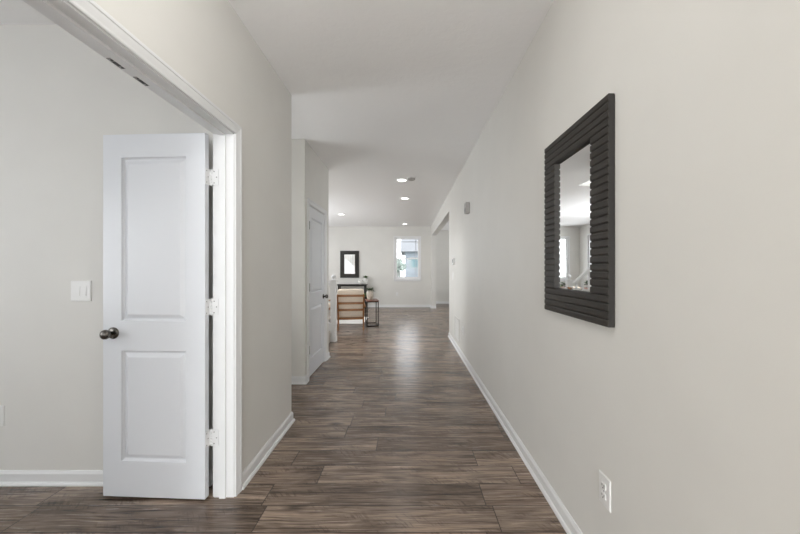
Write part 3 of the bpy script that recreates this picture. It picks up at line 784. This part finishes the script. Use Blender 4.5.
potted('potted_plant', (-0.86, 7.86, tz), vp, 'glaze', 'cream glazed pot with dark green plant on the side table', 'potted plant', leaves(26, 0.13, 1.0, 0.5, 0.5, 3, 0.19), None, 'leaf_dark')
potted('potted_plant', (-0.975, 8.06, tz), [(0, 0), (0.028, 0), (0.034, 0.05), (0.030, 0.05), (0.0, 0.045)], 'black', 'small leafy green plant tucked beside the cream pot on the side table', 'potted plant', leaves(14, 0.13, 0.5, 0.3, 0.4, 5, 0.045))
# console table
ct = empty('console_table', (-1.835, 11.33, 0), 0, 'narrow black console table under the far wall mirror', 'console table')
cw, cdp, cz = 0.98, 0.34, 0.79
obj('table_top', boxes([(-cw/2, cw/2, -cdp/2, cdp/2, cz-0.035, cz)]), 'console', ct, bevel=0.002)
for sx in (-1, 1):
    for sy in (-1, 1):
        x, y = sx*(cw/2-0.055), sy*(cdp/2-0.03)
        obj('leg', boxes([(x-0.022, x+0.022, y-0.022, y+0.022, 0, cz-0.035)]), 'console', ct)
ap = bm_new()
for s in (1,): box(ap, -cw/2+0.077, cw/2-0.077, s*(cdp/2-0.03)-0.010, s*(cdp/2-0.03)+0.010, cz-0.075, cz-0.035)
obj('apron', ap, 'console', ct)
potted('potted_plant', (-1.40, 11.36, cz), [(0, 0), (0.050, 0), (0.060, 0.05), (0.064, 0.215), (0.057, 0.215), (0.050, 0.20), (0, 0.198)], 'white_ceramic', 'white vase with a green sprig on the console table', 'potted plant', leaves(22, 0.14, 0.8, 0.4, 0.55, 8, 0.20))
bw = potted('ceramic_bowl', (-1.56, 11.26, cz), [(0, 0), (0.045, 0), (0.080, 0.03), (0.092, 0.07), (0.080, 0.115), (0.066, 0.13), (0.060, 0.126), (0.070, 0.105), (0.0, 0.085)], 'white_ceramic', 'round white bowl filled with dark foliage beside the vase on the console', 'bowl', leaves(22, 0.085, 1.0, 0.9, 0.7, 21, 0.10, 0.03), (0.064, 0.118), 'leaf_dark')
# table by the left windows, seen in the near mirror
dt = empty('wood_table', (-3.10, 9.30, 0), 0, 'brown wooden table reflected low in the near mirror', 'table')
obj('table_top', boxes([(-0.55, 0.55, -0.35, 0.35, 0.745, 0.78)]), 'redwood', dt, bevel=0.003)
for sx in (-1, 1):
    for sy in (-1, 1): obj('leg', boxes([(sx*0.50-0.025, sx*0.50+0.025, sy*0.30-0.025, sy*0.30+0.025, 0, 0.745)]), 'redwood', dt)
pp = [(0, 0), (0.05, 0), (0.07, 0.08), (0.064, 0.08), (0.0, 0.07)]
potted('potted_plant', (-3.38, 9.25, 0.78), pp, 'white_ceramic', 'dark green potted plant reflected at the right edge of the mirror', 'potted plant', leaves(26, 0.20, 1.0, 0.5, 0.55, 11, 0.07), None, 'leaf_dark')
potted('potted_plant', (-2.76, 9.25, 0.78), pp, 'white_ceramic', 'bright green leafy plant reflected at the bottom of the mirror', 'potted plant', leaves(18, 0.22, 1.0, 0.6, 0.5, 12, 0.06))

# ------------------------------------------------------------------ outside the far window
struct('terrain_lawn', boxes([(-60, 60, 13.2, 90, -0.6, -0.5)]), 'lawn', 'pale lawn outside the far window', 'lawn')
hs = empty('neighbor_house', (0, 30, -0.5), 0, 'pale blue sided house seen through the far window', 'house')
hb = bm_new()
for i in range(18): box(hb, -0.2, 9.0, 0.0+0.0, 7, i*0.19, (i+1)*0.19-0.012)
box(hb, -0.18, 8.98, 0.02, 6.98, 0, 3.4)
obj('siding', hb, 'siding', hs)
rf = bm_new()
pts = [(-0.6, -0.5, 3.35), (9.4, -0.5, 3.35), (9.4, 3.5, 5.8), (-0.6, 3.5, 5.8), (-0.6, 7.5, 3.35), (9.4, 7.5, 3.35)]
vv = [rf.verts.new(p) for p in pts]; 
rf.faces.new((vv[0], vv[1], vv[2], vv[3])); rf.faces.new((vv[3], vv[2], vv[5], vv[4])); rf.faces.new((vv[0], vv[3], vv[4])); rf.faces.new((vv[1], vv[5], vv[2])); rf.faces.new((vv[0], vv[4], vv[5], vv[1]))
obj('roof', rf, 'roof', hs)
for x in (0.28, 3.2):
    wbm = bm_new(); box(wbm, x, x+0.82, -0.05, 0.03, 1.95, 2.75); wo = obj('window', wbm, 'darkpane', hs)
    wbm = bm_new()
    for q_ in ((x-0.09, x, 1.87, 2.83), (x+0.82, x+0.91, 1.87, 2.83), (x, x+0.82, 1.87, 1.95), (x, x+0.82, 2.75, 2.83)): box(wbm, q_[0], q_[1], -0.07, 0.03, q_[2], q_[3])
    obj('window_frame', wbm, 'siding_white', wo)
hs2 = empty('neighbor_house', (-9.5, 36, -0.5), 0, 'white house farther off at the left of the far window', 'house')
obj('siding', boxes([(0, 8.6, 0, 7, 0, 2.9)]), 'siding_white', hs2)
bt = bm_new()
for i in range(14):
    bmesh.ops.create_icosphere(bt, subdivisions=2, radius=random.uniform(0.16, 0.30), matrix=Matrix.Translation((random.uniform(-.35, .35), random.uniform(-.3, .3), random.uniform(1.7, 2.5))))
tr_ = empty('garden_tree', (-0.62, 26, -0.5), 0, 'small grey green tree outside the far window', 'tree')
obj('crown', bt, 'bush', tr_, True)
bt = bm_new(); lathe(bt, [(0.06, 0), (0.05, 1.8), (0.03, 2.2)], 10); obj('trunk', bt, 'bush', tr_)
